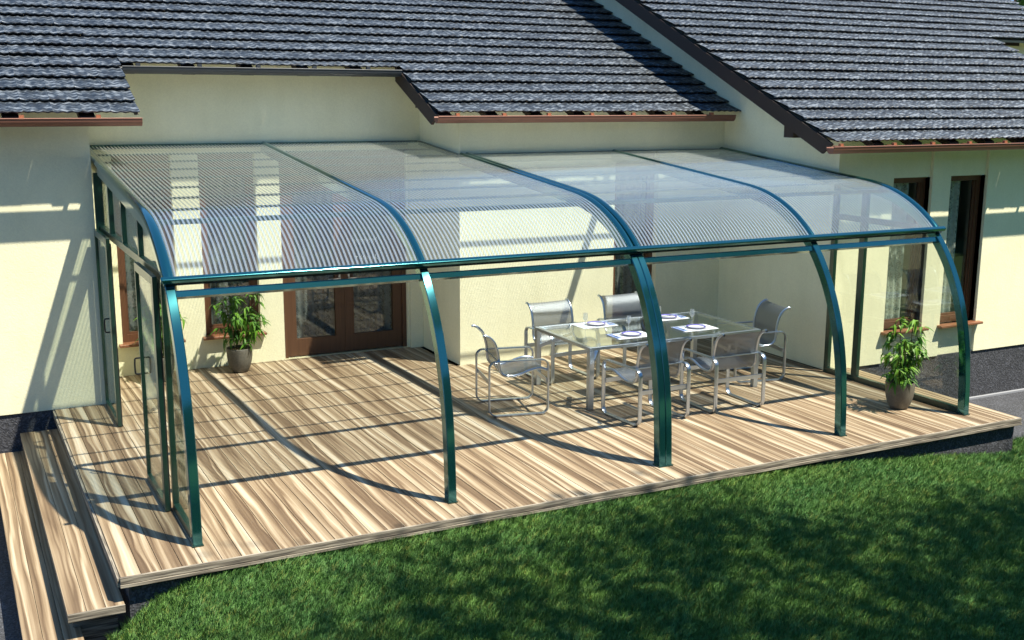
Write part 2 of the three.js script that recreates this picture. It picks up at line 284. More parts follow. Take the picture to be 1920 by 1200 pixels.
function layTiles(which, x0, cols, w, zE, yf, ridge, cutFirst = 0) {
  for (let r = 0; zE - r * 0.2925 > ridge + 0.1; r++) for (let c = 0; c < cols; c++) {
    const cut = r ? 0 : cutFirst, z = zE - r * 0.2925 - cut, x = x0 + c * w, y = yf(z), tone = rnd();
    const m = new THREE.Matrix4().makeTranslation(x, y - 0.03, z + 0.012).multiply(basis)
      .multiply(new THREE.Matrix4().makeRotationZ(rr(-0.008, 0.008))).multiply(new THREE.Matrix4().makeTranslation(0, rr(-0.005, 0.005), rr(-0.002, 0.004))).scale(new THREE.Vector3(w / TWD, 1 - cut / CA / TL, 1));
    const p = new THREE.Vector3(x + w / 2, y, z - 0.15), dist = p.distanceTo(camera.position), q = p.clone().project(camera);
    tiles.push({ which, m, v: Math.floor(tone * tileGeos.length), show: Math.abs(q.x) < 1.02 && Math.abs(q.y) < 1.02 && dist < 60 ? 1 / dist : 0 });
  }
}
const TW = 3.55 / 12;                              // one grid of courses and columns over the whole main roof
layTiles(mainRoof, 0.45 - 33 * TW, 33, TW, 1.68, mainY, MR);
layTiles(mainRoof, 4.0, 16, TW, 1.68, mainY, MR);
layTiles(mainRoof, 0.45, 12, TW, 1.68 - 4 * 0.2925, mainY, MR, 0.104);
layTiles(wingRoof, 8.2, 22, 6.65 / 22, 4.12, wingY, WR);
layTiles(wingRoof, 14.85, 9, 6.65 / 22, 4.12 - 12 * 0.2925, wingY, WR);
tiles.sort((a, b) => b.show - a.show);
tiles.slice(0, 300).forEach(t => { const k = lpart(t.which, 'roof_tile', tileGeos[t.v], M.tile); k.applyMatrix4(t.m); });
for (const R of [mainRoof, wingRoof]) {
  const rest = tiles.slice(300).filter(t => t.which === R);
  for (let v = 0; v < tileGeos.length; v++) {}
  const byV = tileGeos.map((_, v) => rest.filter(t => t.v === v));
  const geos = []; 
  byV.forEach((list, v) => { for (const t of list) if (t.show > 0) { const g = tileGeos[v].clone(); g.applyMatrix4(t.m); geos.push(g); } });
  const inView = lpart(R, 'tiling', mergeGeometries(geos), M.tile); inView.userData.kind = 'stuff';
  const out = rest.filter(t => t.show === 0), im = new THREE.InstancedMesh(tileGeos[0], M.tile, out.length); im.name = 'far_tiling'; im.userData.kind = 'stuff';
  out.forEach((t, i) => im.setMatrixAt(i, t.m)); im.castShadow = im.receiveShadow = true; R.add(im);
}
// rafters under the eaves
function rafter(x, zE, yf, zIn) { const t = 0.034, h = 0.09; return prismX([[zE, yf(zE) - t], [zE, yf(zE) - t - h], [zIn, yf(zIn) - t - h], [zIn, yf(zIn) - t]], x, x + 0.16); }
for (let x = -2.45; x < 0.3; x += 0.76) part(house, 'rafter', rafter(x, 1.665, mainY, zL - 0.1), M.darkWood);
for (let x = 4.05; x < 8.5; x += 0.645) part(house, 'rafter', rafter(x, 1.665, mainY, zP - 0.1), M.darkWood);
for (let x = 0.46; x < 3.9; x += 0.72) part(house, 'rafter', rafter(x, 0.39, mainY, -0.1), M.darkWood);
for (let x = 8.9; x < 14.6; x += 0.66) part(house, 'rafter', rafter(x, 4.10, wingY, zW - 0.1), M.darkWood);
// rake boards and purlin ends
const rake = (x0, x1, yf, za, zb, drop = 0.215) => prismX([[za, yf(za) - 0.015], [za - 0.17, yf(za - 0.17) - drop], [zb, yf(zb) - drop], [zb, yf(zb) - 0.015]], x0, x1);
part(house, 'rake_board', rake(8.185, 8.218, wingY, 4.13, WR, 0.215), M.darkWood);
part(house, 'rake_board', rake(3.985, 4.018, mainY, 1.70, 0.30), M.darkWood);
part(house, 'rake_board', rake(0.425, 0.446, mainY, 1.66, 0.42, 0.1), M.darkWood);
part(house, 'purlin', bx(8.22, 8.68, 3.035, 3.21, 3.19, 3.37), M.darkWood);
part(house, 'purlin', bx(4.02, 4.449, 3.39, 3.56, 0.92, 1.10), M.darkWood);
part(house, 'purlin', bx(14.5, 15.95, 4.47, 4.65, 0.1, 0.32), M.darkWood);
// gutters
function gutter(x0, x1, zc, yt, r, mat, n, name = 'gutter') {
  const pts = []; for (let i = 0; i <= 10; i++) { const a = Math.PI * i / 10; pts.push([zc + r * Math.cos(a), yt - 0.012 - (r + 0.004) * Math.sin(a)]); }
  pts.unshift([zc + r, yt + 0.004]); pts.push([zc - r, yt]);
  for (let i = 10; i >= 0; i--) { const a = Math.PI * i / 10; pts.push([zc + (r - 0.006) * Math.cos(a), yt - 0.012 - (r - 0.004) * Math.sin(a)]); }
  const ends = [0, 1].map(e => { const q = []; for (let i = 0; i <= 10; i++) { const a = Math.PI * i / 10; q.push([zc + (r - 0.007) * Math.cos(a), yt - 0.012 - (r - 0.006) * Math.sin(a)]); } return prismX(q, e ? x1 - 0.008 : x0 + 0.002, e ? x1 - 0.002 : x0 + 0.008); });
  const bead = new THREE.CylinderGeometry(0.008, 0.008, x1 - x0, 8); bead.rotateZ(Math.PI / 2); bead.translate((x0 + x1) / 2, yt + 0.002, zc + r);
  const g = part(house, name, merge([prismX(pts, x0, x1), ...ends, bead]), mat);
  for (const x of n) {
    lpart(g, 'gutter_bracket', merge([bx(x, x + 0.045, yt - 0.004, yt + 0.014, zc - r - 0.03, zc + r + 0.006), bx(x, x + 0.05, yt + 0.0, yt + 0.042, zc + r - 0.06, zc + r - 0.02)]), mat === M.copper ? M.bracket : M.greyGutter);
  }
  return g;
}
const arr = (a, b, s) => { const r = []; for (let x = a; x < b; x += s) r.push(x); return r; };
gutter(-9.3, 0.455, 1.775, 3.287, 0.066, M.copper, arr(-2.42, 0.4, 0.76).map(x => x + 0.12));
gutter(3.95, 8.49, 1.775, 3.292, 0.066, M.copper, arr(4.08, 8.4, 0.645).map(x => x + 0.12));
gutter(0.46, 3.98, 0.505, 3.868, 0.066, M.greyGutter, arr(0.5, 3.9, 0.72).map(x => x + 0.12));
gutter(8.08, 14.8, 4.215, 2.952, 0.066, M.copper, [8.2, ...arr(8.95, 14.6, 0.66).map(x => x + 0.12)]);

// --- windows and doors
function curtain(x0, x1, y0, y1, z, mat, label, gapAt = null) {
  const n = Math.round((x1 - x0) / 0.018), P = [], U = [], I = [], ph = rnd() * 6;
  for (let i = 0; i <= n; i++) { const x = x0 + (x1 - x0) * i / n, zz = z + 0.018 * Math.sin(x * 52 + ph) + 0.01 * Math.sin(x * 21 + 2 * ph); for (const [y, v] of [[y0, 0], [y1, (y1 - y0) / 1.2]]) { P.push(x, y, zz); U.push((x - x0) / 0.6, v); } }
  for (let i = 0; i < n; i++) { const a = 2 * i; I.push(a, a + 2, a + 1, a + 1, a + 2, a + 3); }
  const g = new THREE.BufferGeometry(); g.setAttribute('position', new THREE.Float32BufferAttribute(P, 3)); g.setAttribute('uv', new THREE.Float32BufferAttribute(U, 2)); g.setIndex(I); g.computeVertexNormals();
  const m = new THREE.Mesh(g, mat); m.name = numbered('curtain'); m.castShadow = m.receiveShadow = true; scene.add(m); return tag(m, label, 'curtain');
}
function windowAt([x0, x1, y0, y1], zf, set, hdr, label) {
  const z1 = zf - set, z0 = z1 - 0.07, f = 0.075, top = y1 - hdr, fr = [];
  fr.push(bx(x0, x0 + f, y0, y1, z0, z1), bx(x1 - f, x1, y0, y1, z0, z1), bx(x0 + f, x1 - f, y0, y0 + f + 0.02, z0, z1), bx(x0 + f, x1 - f, top - f, y1, z0, z1));
  fr.push(bx(x0 + f, x0 + f + 0.03, y0 + f + 0.02, top - f, z0 + 0.012, z1 - 0.02), bx(x1 - f - 0.03, x1 - f, y0 + f + 0.02, top - f, z0 + 0.012, z1 - 0.02), bx(x0 + f + 0.03, x1 - f - 0.03, y0 + f + 0.02, y0 + f + 0.05, z0 + 0.012, z1 - 0.02));
  const w = part(house, 'window', merge(fr), M.frameWood); if (label) w.userData.label = label;
  lpart(w, 'pane', bx(x0 + f + 0.03, x1 - f - 0.03, y0 + f + 0.05, top - f, z0 + 0.03, z0 + 0.034), M.glass);
  lpart(w, 'sill', bx(x0 - 0.05, x1 + 0.06, y0 - 0.035, y0, z1 - 0.03, zf + 0.085, 0.008), M.sillWood);
  return w;
}
windowAt(W1, 0, 0.10, 0.25); windowAt(W2, 0, 0.10, 0.25); windowAt(WP, zP, 0.10, 0.25); windowAt(WA, zW, 0.12, 0); windowAt(WB, zW, 0.12, 0);
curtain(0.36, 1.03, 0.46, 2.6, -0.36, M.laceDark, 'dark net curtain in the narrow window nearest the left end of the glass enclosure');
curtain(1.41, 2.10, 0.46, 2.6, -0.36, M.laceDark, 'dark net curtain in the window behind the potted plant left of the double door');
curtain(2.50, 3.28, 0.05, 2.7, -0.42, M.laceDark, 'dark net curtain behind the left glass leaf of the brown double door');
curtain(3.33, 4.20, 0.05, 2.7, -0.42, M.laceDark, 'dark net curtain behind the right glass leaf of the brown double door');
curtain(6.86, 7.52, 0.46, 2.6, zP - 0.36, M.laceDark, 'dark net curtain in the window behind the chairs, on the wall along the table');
curtain(9.68, 10.15, 0.46, 2.46, zW - 0.22, M.lace, 'pale patterned curtain in the right wing window behind the plant by the glass side');
curtain(10.74, 11.10, 0.46, 2.46, zW - 0.22, M.lace, 'pale patterned curtain in the outermost right wing window beside the last arch');
// double door
part(house, 'door_frame', merge([bx(2.44, 2.50, 0.0, 2.80, -0.17, -0.06), bx(4.18, 4.24, 0.0, 2.80, -0.17, -0.06), bx(2.50, 4.18, 2.42, 2.80, -0.17, -0.06)]), M.doorWood);
for (const [a, b, s] of [[2.503, 3.328, 1], [3.332, 4.177, -1]]) {
  const st = 0.13, z0 = -0.15, z1 = -0.085;
  const leaf = part(house, 'door_leaf', merge([bx(a, a + st, 0.012, 2.417, z0, z1), bx(b - st, b, 0.012, 2.417, z0, z1), bx(a + st, b - st, 0.012, 0.25, z0, z1), bx(a + st, b - st, 2.27, 2.417, z0, z1)]), M.doorWood);
  lpart(leaf, 'pane', bx(a + st, b - st, 0.25, 2.27, -0.12, -0.116), M.glass);
  const hx = s > 0 ? b - 0.065 : a + 0.065;
  lpart(leaf, 'handle', merge([bx(hx - 0.012, hx + 0.012, 1.0, 1.12, z1, z1 + 0.01), bx(hx - 0.10 * (s > 0 ? 1 : 0), hx + 0.10 * (s > 0 ? 0 : 1), 1.05, 1.066, z1 + 0.035, z1 + 0.05), bx(hx - 0.008, hx + 0.008, 1.05, 1.066, z1 + 0.01, z1 + 0.036)]), M.steel);
}

// ------------------------------------------------------------------ the deck and its steps
const deck = thing('wooden_deck', [4.3, G, 3.2], 'raised timber deck of brown and cream figured planks along the house', 'deck');
const XD0 = -0.617, XD1 = 9.10, ZD = 6.43;
{
  const n = 64, w = (XD1 - XD0) / n, cut = [-0.075, 4.45, 8.68];
  for (let i = 0; i < n; i++) {
    const x0 = XD0 + i * w + 0.0024, x1 = XD0 + (i + 1) * w - 0.0024, xm = (x0 + x1) / 2;
    const zb = xm < cut[0] ? zL : xm < cut[1] ? 0.0 : xm < cut[2] ? zP : zW;
    const dy = rr(-0.0012, 0.0012), g = new RoundedBoxGeometry(x1 - x0, 0.045, ZD - 0.022 - zb, 1, 0.003); g.translate(xm, -0.0225 + dy, (ZD - 0.022 + zb) / 2);
    const du = rr(-0.05, 0.05), dv = rr(-0.3, 0.3);
    part(deck, 'plank', boxUV(flat(g), du, dv), M.wood);
  }
  part(deck, 'fascia_board', merge([bx(XD0 - 0.004, XD1 + 0.004, -0.05, 0.001, ZD - 0.02, ZD + 0.004, 0.003), bx(XD0 - 0.006, XD1 + 0.006, -0.078, -0.053, ZD - 0.02, ZD + 0.012, 0.003)]), M.greyWood);
  { const g = bx(XD0 - 0.022, XD0 - 0.002, -0.078, -0.007, zL + 0.003, ZD - 0.022), p = g.attributes.position, n = g.attributes.normal; for (let i = 0; i < p.count; i++) if (Math.abs(n.getY(i)) > 0.5) g.attributes.uv.setXY(i, p.getZ(i), p.getX(i)); part(deck, 'fascia_board', g, M.greyWood); }
  part(deck, 'plinth', bx(XD0 + 0.06, XD1 - 0.03, G, -0.08, ZD - 0.35, ZD - 0.06), M.speck);
  part(deck, 'plinth', bx(XD0 + 0.06, XD0 + 0.36, G, -0.08, zL + 0.01, ZD - 0.351), M.speck);
  part(deck, 'plinth', bx(XD1 - 0.33, XD1 - 0.03, G, -0.08, zW + 0.01, ZD - 0.351), M.speck);
}
const steps = thing('deck_steps', [-0.95, G, 3.9], 'two long timber steps going down from the left side of the deck', 'steps');
for (const [x0, x1, y, z0, z1] of [[-1.005, -0.60, -0.2, 1.40, 6.46], [-1.31, -0.90, -0.42, 1.36, 6.52]]) {
  const t = part(steps, 'tread', merge([bx(x0 + 0.004, x1 - 0.004, y - 0.075, y - 0.032, z0 + 0.004, z1 - 0.02), bx(x0 + 0.002, x1, y - 0.06, y - 0.002, z1 - 0.019, z1)]), M.greyWood);
  const n = 3, w = (x1 - x0) / n;
  for (let i = 0; i < n; i++) { const g = bx(x0 + i * w + 0.0015, x0 + (i + 1) * w - 0.0015, y - 0.032, y, z0, z1 - 0.02, 0.003); boxUV(g, i * 0.31 + y, i * 1.1 + y * 3); lpart(t, 'plank', g, M.wood); }
  for (const z of [z0 + 0.3, (z0 + z1) / 2, z1 - 0.35]) lpart(t, 'bearer', bx(x0 + 0.05, x1 - 0.03, G, y - 0.076, z, z + 0.09), M.greyWood);
}

// ------------------------------------------------------------------ the glazed patio enclosure
const enc = thing('patio_enclosure', [4.3, 0, 3.2], 'curved green aluminium patio canopy with clear ribbed roof sheets over the deck', 'patio enclosure');
const AX = [0.024, 2.247, 4.515, 6.79, 8.632];
const archPts = [[4.15, 2.528], [4.45, 2.495], [4.72, 2.437], [5.0, 2.33], [5.25, 2.185], [5.46, 2.01], [5.63, 1.80], [5.79, 1.52], [5.92, 1.19], [6.01, 0.81], [6.055, 0.4], [6.075, 0]];
const acurve = new THREE.CatmullRomCurve3(archPts.map(([z, y]) => new THREE.Vector3(0, y, z)), false, 'centripetal');
const arcSamples = acurve.getSpacedPoints(40).map(p => [p.z, p.y]);
const flatY = z => 2.905 - 0.0908 * z;
const archPath = z0 => [[z0, flatY(z0)], [2.2, flatY(2.2)], ...arcSamples];
const eaveI = arcSamples.findIndex(p => p[0] > 5.47);
const roofPath = z0 => { const L = [[z0, flatY(z0)]]; for (let z = Math.ceil((z0 + 0.15) * 2) / 2; z < 4.1; z += 0.5) L.push([z, flatY(z)]); return [...L, ...arcSamples.slice(0, eaveI)]; };
const rect = (w, d, c = 0.006) => [[-w / 2 + c, 0], [w / 2 - c, 0], [w / 2, -c], [w / 2, -d + c], [w / 2 - c, -d], [-w / 2 + c, -d], [-w / 2, -d + c], [-w / 2, -c]];
const zStart = [0.012, 0.012, zP + 0.012, zP + 0.012, zP + 0.012];
AX.forEach((x, i) => {
  const p = archPath(zStart[i]), geos = [];
  if (i === 2) for (const s of [-1, 1]) geos.push(sweep(p, rect(0.072, 0.105), x + s * 0.0375));
  else { geos.push(sweep(p, rect(0.078, 0.10), x)); geos.push(sweep(p.map(q => q), rect(0.05, 0.012, 0.002).map(([a, b]) => [a, b - 0.1]), x)); }
  const a = part(enc, 'arch', merge(geos), M.green);
  // cover strip on the roof side
  const half = (w, h) => { const q = []; for (let k = 0; k <= 8; k++) { const t = Math.PI * k / 8; q.push([-w * Math.cos(t), 0.003 + h * Math.sin(t)]); } return q; };
  const rp = roofPath(zStart[i]), cs = [];
  if (i === 2) { cs.push(sweep(rp, half(0.036, 0.045), x - 0.04), sweep(rp, half(0.036, 0.045), x + 0.04)); } else cs.push(sweep(rp, half(i === 0 || i === 4 ? 0.05 : 0.04, i === 0 || i === 4 ? 0.05 : 0.045), x));
  lpart(a, 'cover_strip', merge(cs), M.green);
  lpart(a, 'base_plate', bx(x - (i === 2 ? 0.082 : 0.045), x + (i === 2 ? 0.082 : 0.045), 0.002, 0.012, 5.965, 6.085), M.greenDark);
});
// roof sheets: corrugated clear plastic
const PITCHX = 0.042;
function sheet(x0, x1, z0) {
  const path = roofPath(z0), n = Math.round((x1 - x0) / PITCHX) * 6, P = [], U = [], I = [], N = path.length; let s = 0;
  path.forEach(([z, y], i) => {
    const a = path[Math.max(0, i - 1)], b = path[Math.min(N - 1, i + 1)]; let tz = b[0] - a[0], ty = b[1] - a[1]; const l = Math.hypot(tz, ty); tz /= l; ty /= l; if (i) s += Math.hypot(z - path[i - 1][0], y - path[i - 1][1]);
    for (let j = 0; j <= n; j++) { const o = 0.016 + 0.008 * Math.cos(2 * Math.PI * j / 6); P.push(x0 + (x1 - x0) * j / n, y + tz * o, z - ty * o); U.push(j / n, s); }
  });
  for (let i = 0; i < N - 1; i++) for (let j = 0; j < n; j++) { const a = i * (n + 1) + j, b = a + 1, c = a + n + 1, d = c + 1; I.push(a, c, b, b, c, d); }
  const g = new THREE.BufferGeometry(); g.setAttribute('position', new THREE.Float32BufferAttribute(P, 3)); g.setAttribute('uv', new THREE.Float32BufferAttribute(U, 2)); g.setIndex(I); g.computeVertexNormals(); return g;
}
for (let i = 0; i < 4; i++) {
  const x0 = AX[i] + 0.012, x1 = AX[i + 1] - 0.012, z0 = i < 2 ? 0.03 : zP + 0.03, sh = part(enc, 'roof_panel', sheet(x0, x1, z0), M.sheet), n = Math.round((x1 - x0) / PITCHX), rp = roofPath(z0), ribs = [];
  const sec = [[-0.010, 0.0238], [-0.006, 0.029], [0, 0.031], [0.006, 0.029], [0.010, 0.0238]];
  for (let k = 1; k < n; k++) ribs.push(sweep(rp, sec, x0 + (x1 - x0) * k / n, false));
  const rb = lpart(sh, 'ribs', merge(ribs), M.rib); rb.userData.kind = 'stuff';
}
// purlins under the sheets, in each bay
const pur = [0.6, 1.2, 1.8, 2.4, 3.0, 3.6, 4.2];
for (let i = 0; i < 4; i++) for (const z of pur) if (i < 2 || z > zP + 0.1) part(enc, 'purlin', bx(AX[i] + (i === 2 ? 0.075 : 0.039), AX[i + 1] - (i === 1 ? 0.075 : 0.039), flatY(z) - 0.024, flatY(z) - 0.002, z - 0.012, z + 0.012), M.greenDark);
for (let i = 0; i < 4; i++) part(enc, 'purlin', bx(AX[i] + (i === 2 ? 0.075 : 0.039), AX[i + 1] - (i === 1 ? 0.075 : 0.039), 2.415, 2.455, 4.50, 4.575), M.greenDark);
// wall profiles
part(enc, 'wall_profile', merge([bx(-0.07, 4.40, 2.88, 2.935, 0.003, 0.05), bx(4.56, 8.60, 2.76, 2.81, zP + 0.003, zP + 0.05), prismX([[0.05, 2.88], [0.05, 2.93], [zP, 2.81], [zP, 2.76]], 4.405, 4.447)]), M.greenDark);
// eave bar with rounded ends
{
  const g = new RoundedBoxGeometry(8.76, 0.052, 0.046, 3, 0.014); g.rotateX(-1.0); g.translate(4.328, 2.068, 5.486);
  part(enc, 'eave_bar', boxUV(flat(g)), M.green);
  part(enc, 'eave_seal', bx(0.07, 8.59, 2.018, 2.04, 5.43, 5.47), M.seal);
}
// lower rails between the posts, turned with the arch
for (let i = 0; i < 4; i++) {
  const L = AX[i + 1] - AX[i] - (i === 1 || i === 2 ? 0.115 : 0.08), g = new THREE.BoxGeometry(L, 0.056, 0.056); g.rotateX(-0.50); g.translate((AX[i] + AX[i + 1]) / 2 + (i === 1 ? -0.018 : i === 2 ? 0.018 : 0), 1.938, 5.458);
  part(enc, 'front_rail', boxUV(flat(g)), M.green);
}
// side walls
const innerY = z => { let k = arcSamples.findIndex(p => p[0] > z); if (z < 4.15) return flatY(z) - 0.1; const a = arcSamples[Math.max(0, k - 1)], b = arcSamples[k]; return a[1] + (b[1] - a[1]) * (z - a[0]) / (b[0] - a[0]) - 0.11; };
function archGlass(x, z0, z1, y0) { const top = []; for (let i = 0; i <= 12; i++) { const z = z0 + (z1 - z0) * i / 12; top.push([z, Math.max(y0 + 0.005, innerY(z))]); } return prismX([[z0, y0], ...top, [z1, y0]], x - 0.003, x + 0.003); }
function sideWall(x, zw, closed) {
  const s = 0.026, fr = [];
  const name = 'side_frame';
  const post = (z, w, y0, y1) => bx(x - s, x + s, y0, y1, z - w / 2, z + w / 2);
  fr.push(closed ? post(zw + 0.04, 0.07, 0, innerY(zw + 0.04) - 0.002) : bx(x - 0.062, x + s, 0.004, innerY(zw + 0.04) - 0.002, zw + 0.004, zw + 0.075));
  fr.push(bx(x - s - 0.004, x + s + 0.004, 2.02, 2.09, zw + 0.076, 5.28));
  const mull = closed ? [zw + 0.55] : [2.2, 3.08, 4.08];
  for (const z of mull) fr.push(post(z, closed ? 0.09 : 0.055, 2.091, innerY(z) + 0.012));
  if (closed) { fr.push(post(zw + 0.55, 0.09, 0.07, 2.019), bx(x - s, x + s, 0.004, 0.069, zw + 0.076, 5.97)); }
  else { fr.push(post(5.17, 0.05, 0.004, 2.019), post(5.16, 0.05, 2.091, innerY(5.185) - 0.004), bx(x - s, x + s, 0.004, 0.07, 5.196, 5.97)); }
  const f = part(enc, name, merge(fr), M.greenDark);
  if (closed) { lpart(f, 'pane', bx(x - 0.003, x + 0.003, 0.069, 2.019, zw + 0.076, zw + 0.504), M.sideGlass); lpart(f, 'pane', merge([bx(x - 0.003, x + 0.003, 0.069, 2.019, zw + 0.596, 5.37), archGlass(x, 5.375, 5.97, 0.069)]), M.sideGlass); lpart(f, 'pane', archGlass(x, zw + 0.08, 5.36, 2.092), M.sideGlass); }
  else { for (const [a, b] of [[zw + 0.076, 2.172], [2.228, 3.052], [3.108, 4.052], [4.108, 5.134]]) lpart(f, 'pane', archGlass(x, a, b, 2.092), M.sideGlass); lpart(f, 'pane', archGlass(x, 5.197, 5.97, 0.072), M.sideGlass); }
}
sideWall(AX[0], zL + 0.005, false); sideWall(AX[4], zW + 0.005, true);
function slidingDoor(z0, z1, x, hz, label) {
  const s = 0.02, w = 0.06;
  const d = part(enc, 'sliding_door', merge([bx(x - s, x + s, 0.006, 2.06, z0, z0 + w * 0.6, 0.004), bx(x - s, x + s, 0.006, 2.06, z1 - w * 1.6, z1, 0.006), bx(x - s, x + s, 0.006, 0.07, z0 + w * 0.6, z1 - w * 1.6), bx(x - s, x + s, 1.985, 2.06, z0 + w * 0.6, z1 - w * 1.6)]), M.greenDark);
  d.userData.label = label;
  lpart(d, 'pane', bx(x - 0.003, x + 0.003, 0.07, 1.985, z0 + w * 0.6, z1 - w * 1.6), M.sideGlass);
  lpart(d, 'handle', tube([[x - s, 1.03, hz], [x - s - 0.045, 1.035, hz], [x - s - 0.05, 1.06, hz], [x - s - 0.05, 1.15, hz], [x - s - 0.045, 1.175, hz], [x - s, 1.18, hz]], 0.008, 30, 8), M.seal);
  lpart(d, 'seal', bx(x + s, x + s + 0.012, 0.006, 2.0, z1 - 0.05, z1 - 0.012), M.seal);
}
slidingDoor(1.38, 2.36, AX[0] - 0.075, 2.22, 'glass sliding leaf pushed back against the house wall');
slidingDoor(4.24, 5.19, AX[0] - 0.075, 4.275, 'glass sliding leaf pushed forward beside the front arch');

// ------------------------------------------------------------------ furniture
const loopPts = () => ({ L: 0.70, H: 0.64 });
function barLoop(xc, w, t) {      // flat bar bent to a closed rounded rectangle in the z (forward) / y plane
  const { L, H } = loopPts(), r = 0.09;
  const rrect = (a, rad) => { const p = new THREE.Shape(); const x0 = a, x1 = L - a, y0 = a, y1 = H - a; p.moveTo(x0 + rad, y0); p.lineTo(x1 - rad, y0); p.absarc(x1 - rad, y0 + rad, rad, -Math.PI / 2, 0); p.lineTo(x1, y1 - rad); p.absarc(x1 - rad, y1 - rad, rad, 0, Math.PI / 2); p.lineTo(x0 + rad, y1); p.absarc(x0 + rad, y1 - rad, rad, Math.PI / 2, Math.PI); p.lineTo(x0, y0 + rad); p.absarc(x0 + rad, y0 + rad, rad, Math.PI, 1.5 * Math.PI); return p; };
  const o = rrect(0, r); o.holes.push(rrect(t, r - t));
  let g = new THREE.ExtrudeGeometry(o, { depth: w - 0.006, bevelEnabled: true, bevelSize: 0.002, bevelThickness: 0.003, bevelOffset: -0.002, bevelSegments: 2, curveSegments: 8 });
  g.rotateY(-Math.PI / 2); g.translate(xc + w / 2 - 0.003, 0.006, 0); return boxUV(toCreasedNormals(flat(g), 0.6));   // shape x -> +z
}
const railPts = [[-0.055, 0.925], [-0.035, 0.93], [0.016, 0.908], [0.075, 0.845], [0.112, 0.735], [0.125, 0.655], [0.128, 0.577], [0.142, 0.515], [0.19, 0.468], [0.279, 0.455], [0.388, 0.475], [0.487, 0.510], [0.563, 0.527], [0.63, 0.525], [0.685, 0.505]];
const rcurve = new THREE.CatmullRomCurve3(railPts.map(([f, y]) => new THREE.Vector3(0, y, f)), false, 'centripetal');
function slingGeo(t0, t1, w) {
  const n = 26, P = [], U = [], I = [];
  for (let i = 0; i <= n; i++) { const p = rcurve.getPointAt(t0 + (t1 - t0) * i / n); for (let j = 0; j <= 6; j++) { const x = -w / 2 + w * j / 6, sag = 0.008 * (1 - Math.pow(2 * j / 6 - 1, 2)); P.push(x, p.y - sag * 0.7, p.z - 0.0); U.push(x / 0.25, i / n * 2); } }
  for (let i = 0; i < n; i++) for (let j = 0; j < 6; j++) { const a = i * 7 + j, b = a + 1, c = a + 7, d = c + 1; I.push(a, c, b, b, c, d); }
  const g = new THREE.BufferGeometry(); g.setAttribute('position', new THREE.Float32BufferAttribute(P, 3)); g.setAttribute('uv', new THREE.Float32BufferAttribute(U, 2)); g.setIndex(I); g.computeVertexNormals(); return g;
}
function makeChair() {
  const c = thing('patio_chair', [0, 0, 0], '', 'chair', 'metal chairs around the glass table');
  const hw = 0.335;
  for (const s of [-1, 1]) {
    const f = lpart(c, 'leg_frame', barLoop(s * (hw - 0.0), 0.046, 0.017), M.alu);
    lpart(f, 'foot_cap', merge([bx(s * hw - 0.022, s * hw + 0.022, 0.001, 0.006, 0.07, 0.11), bx(s * hw - 0.022, s * hw + 0.022, 0.001, 0.006, 0.58, 0.62)]), M.rubber);
  }
  for (const s of [-1, 1]) lpart(c, 'seat_rail', flat(new THREE.TubeGeometry(new THREE.CatmullRomCurve3(railPts.map(([f, y]) => new THREE.Vector3(s * (hw - 0.038), y, f)), false, 'centripetal'), 60, 0.0155, 8)), M.alu);
  lpart(c, 'seat', slingGeo(0.52, 0.985, 2 * (hw - 0.045)), M.sling);
  lpart(c, 'backrest', slingGeo(0.03, 0.52, 2 * (hw - 0.045)), M.sling);
  lpart(c, 'stretcher', bx(-hw + 0.02, hw - 0.02, 0.632, 0.645, 0.098, 0.118, 0.003), M.alu);
  lpart(c, 'stretcher', bx(-hw + 0.02, hw - 0.02, 0.36, 0.41, 0.672, 0.684, 0.003), M.alu);
  lpart(c, 'stretcher', bx(-hw + 0.02, hw - 0.02, 0.36, 0.41, 0.016, 0.028, 0.003), M.alu);
  return c;
}
const chair0 = makeChair();
const chairSpots = [   // rear centre x, z, facing angle (0 faces +z)
  [3.775, 3.45, Math.PI / 2 - 0.22, 'metal sling chair at the left head of the glass table, seen from its side'],
  [5.345, 2.15, 0.03, 'pale shining sling chair behind the table, left of the two by the wall'],
  [6.47, 2.08, 0.0, 'pale shining sling chair behind the table, right of the two, before the dark window'],
  [5.335, 4.85, Math.PI + 0.07, 'sling chair on the lawn side of the table, half hidden by the double middle arch'],
  [6.40, 4.81, Math.PI - 0.02, 'sling chair on the lawn side of the table, just right of the double middle arch'],
  [7.90, 3.56, -Math.PI / 2 - 0.20, 'grey sling chair at the right head of the table, before the shaded wall'],
];
chairSpots.forEach(([x, z, a, label], i) => {
  const c = i ? chair0.clone() : chair0; if (i) { c.name = numbered('patio_chair'); scene.add(c); c.userData = { ...chair0.userData }; }
  c.position.set(x, 0.002, z); c.rotation.y = a; c.userData.label = label;
});
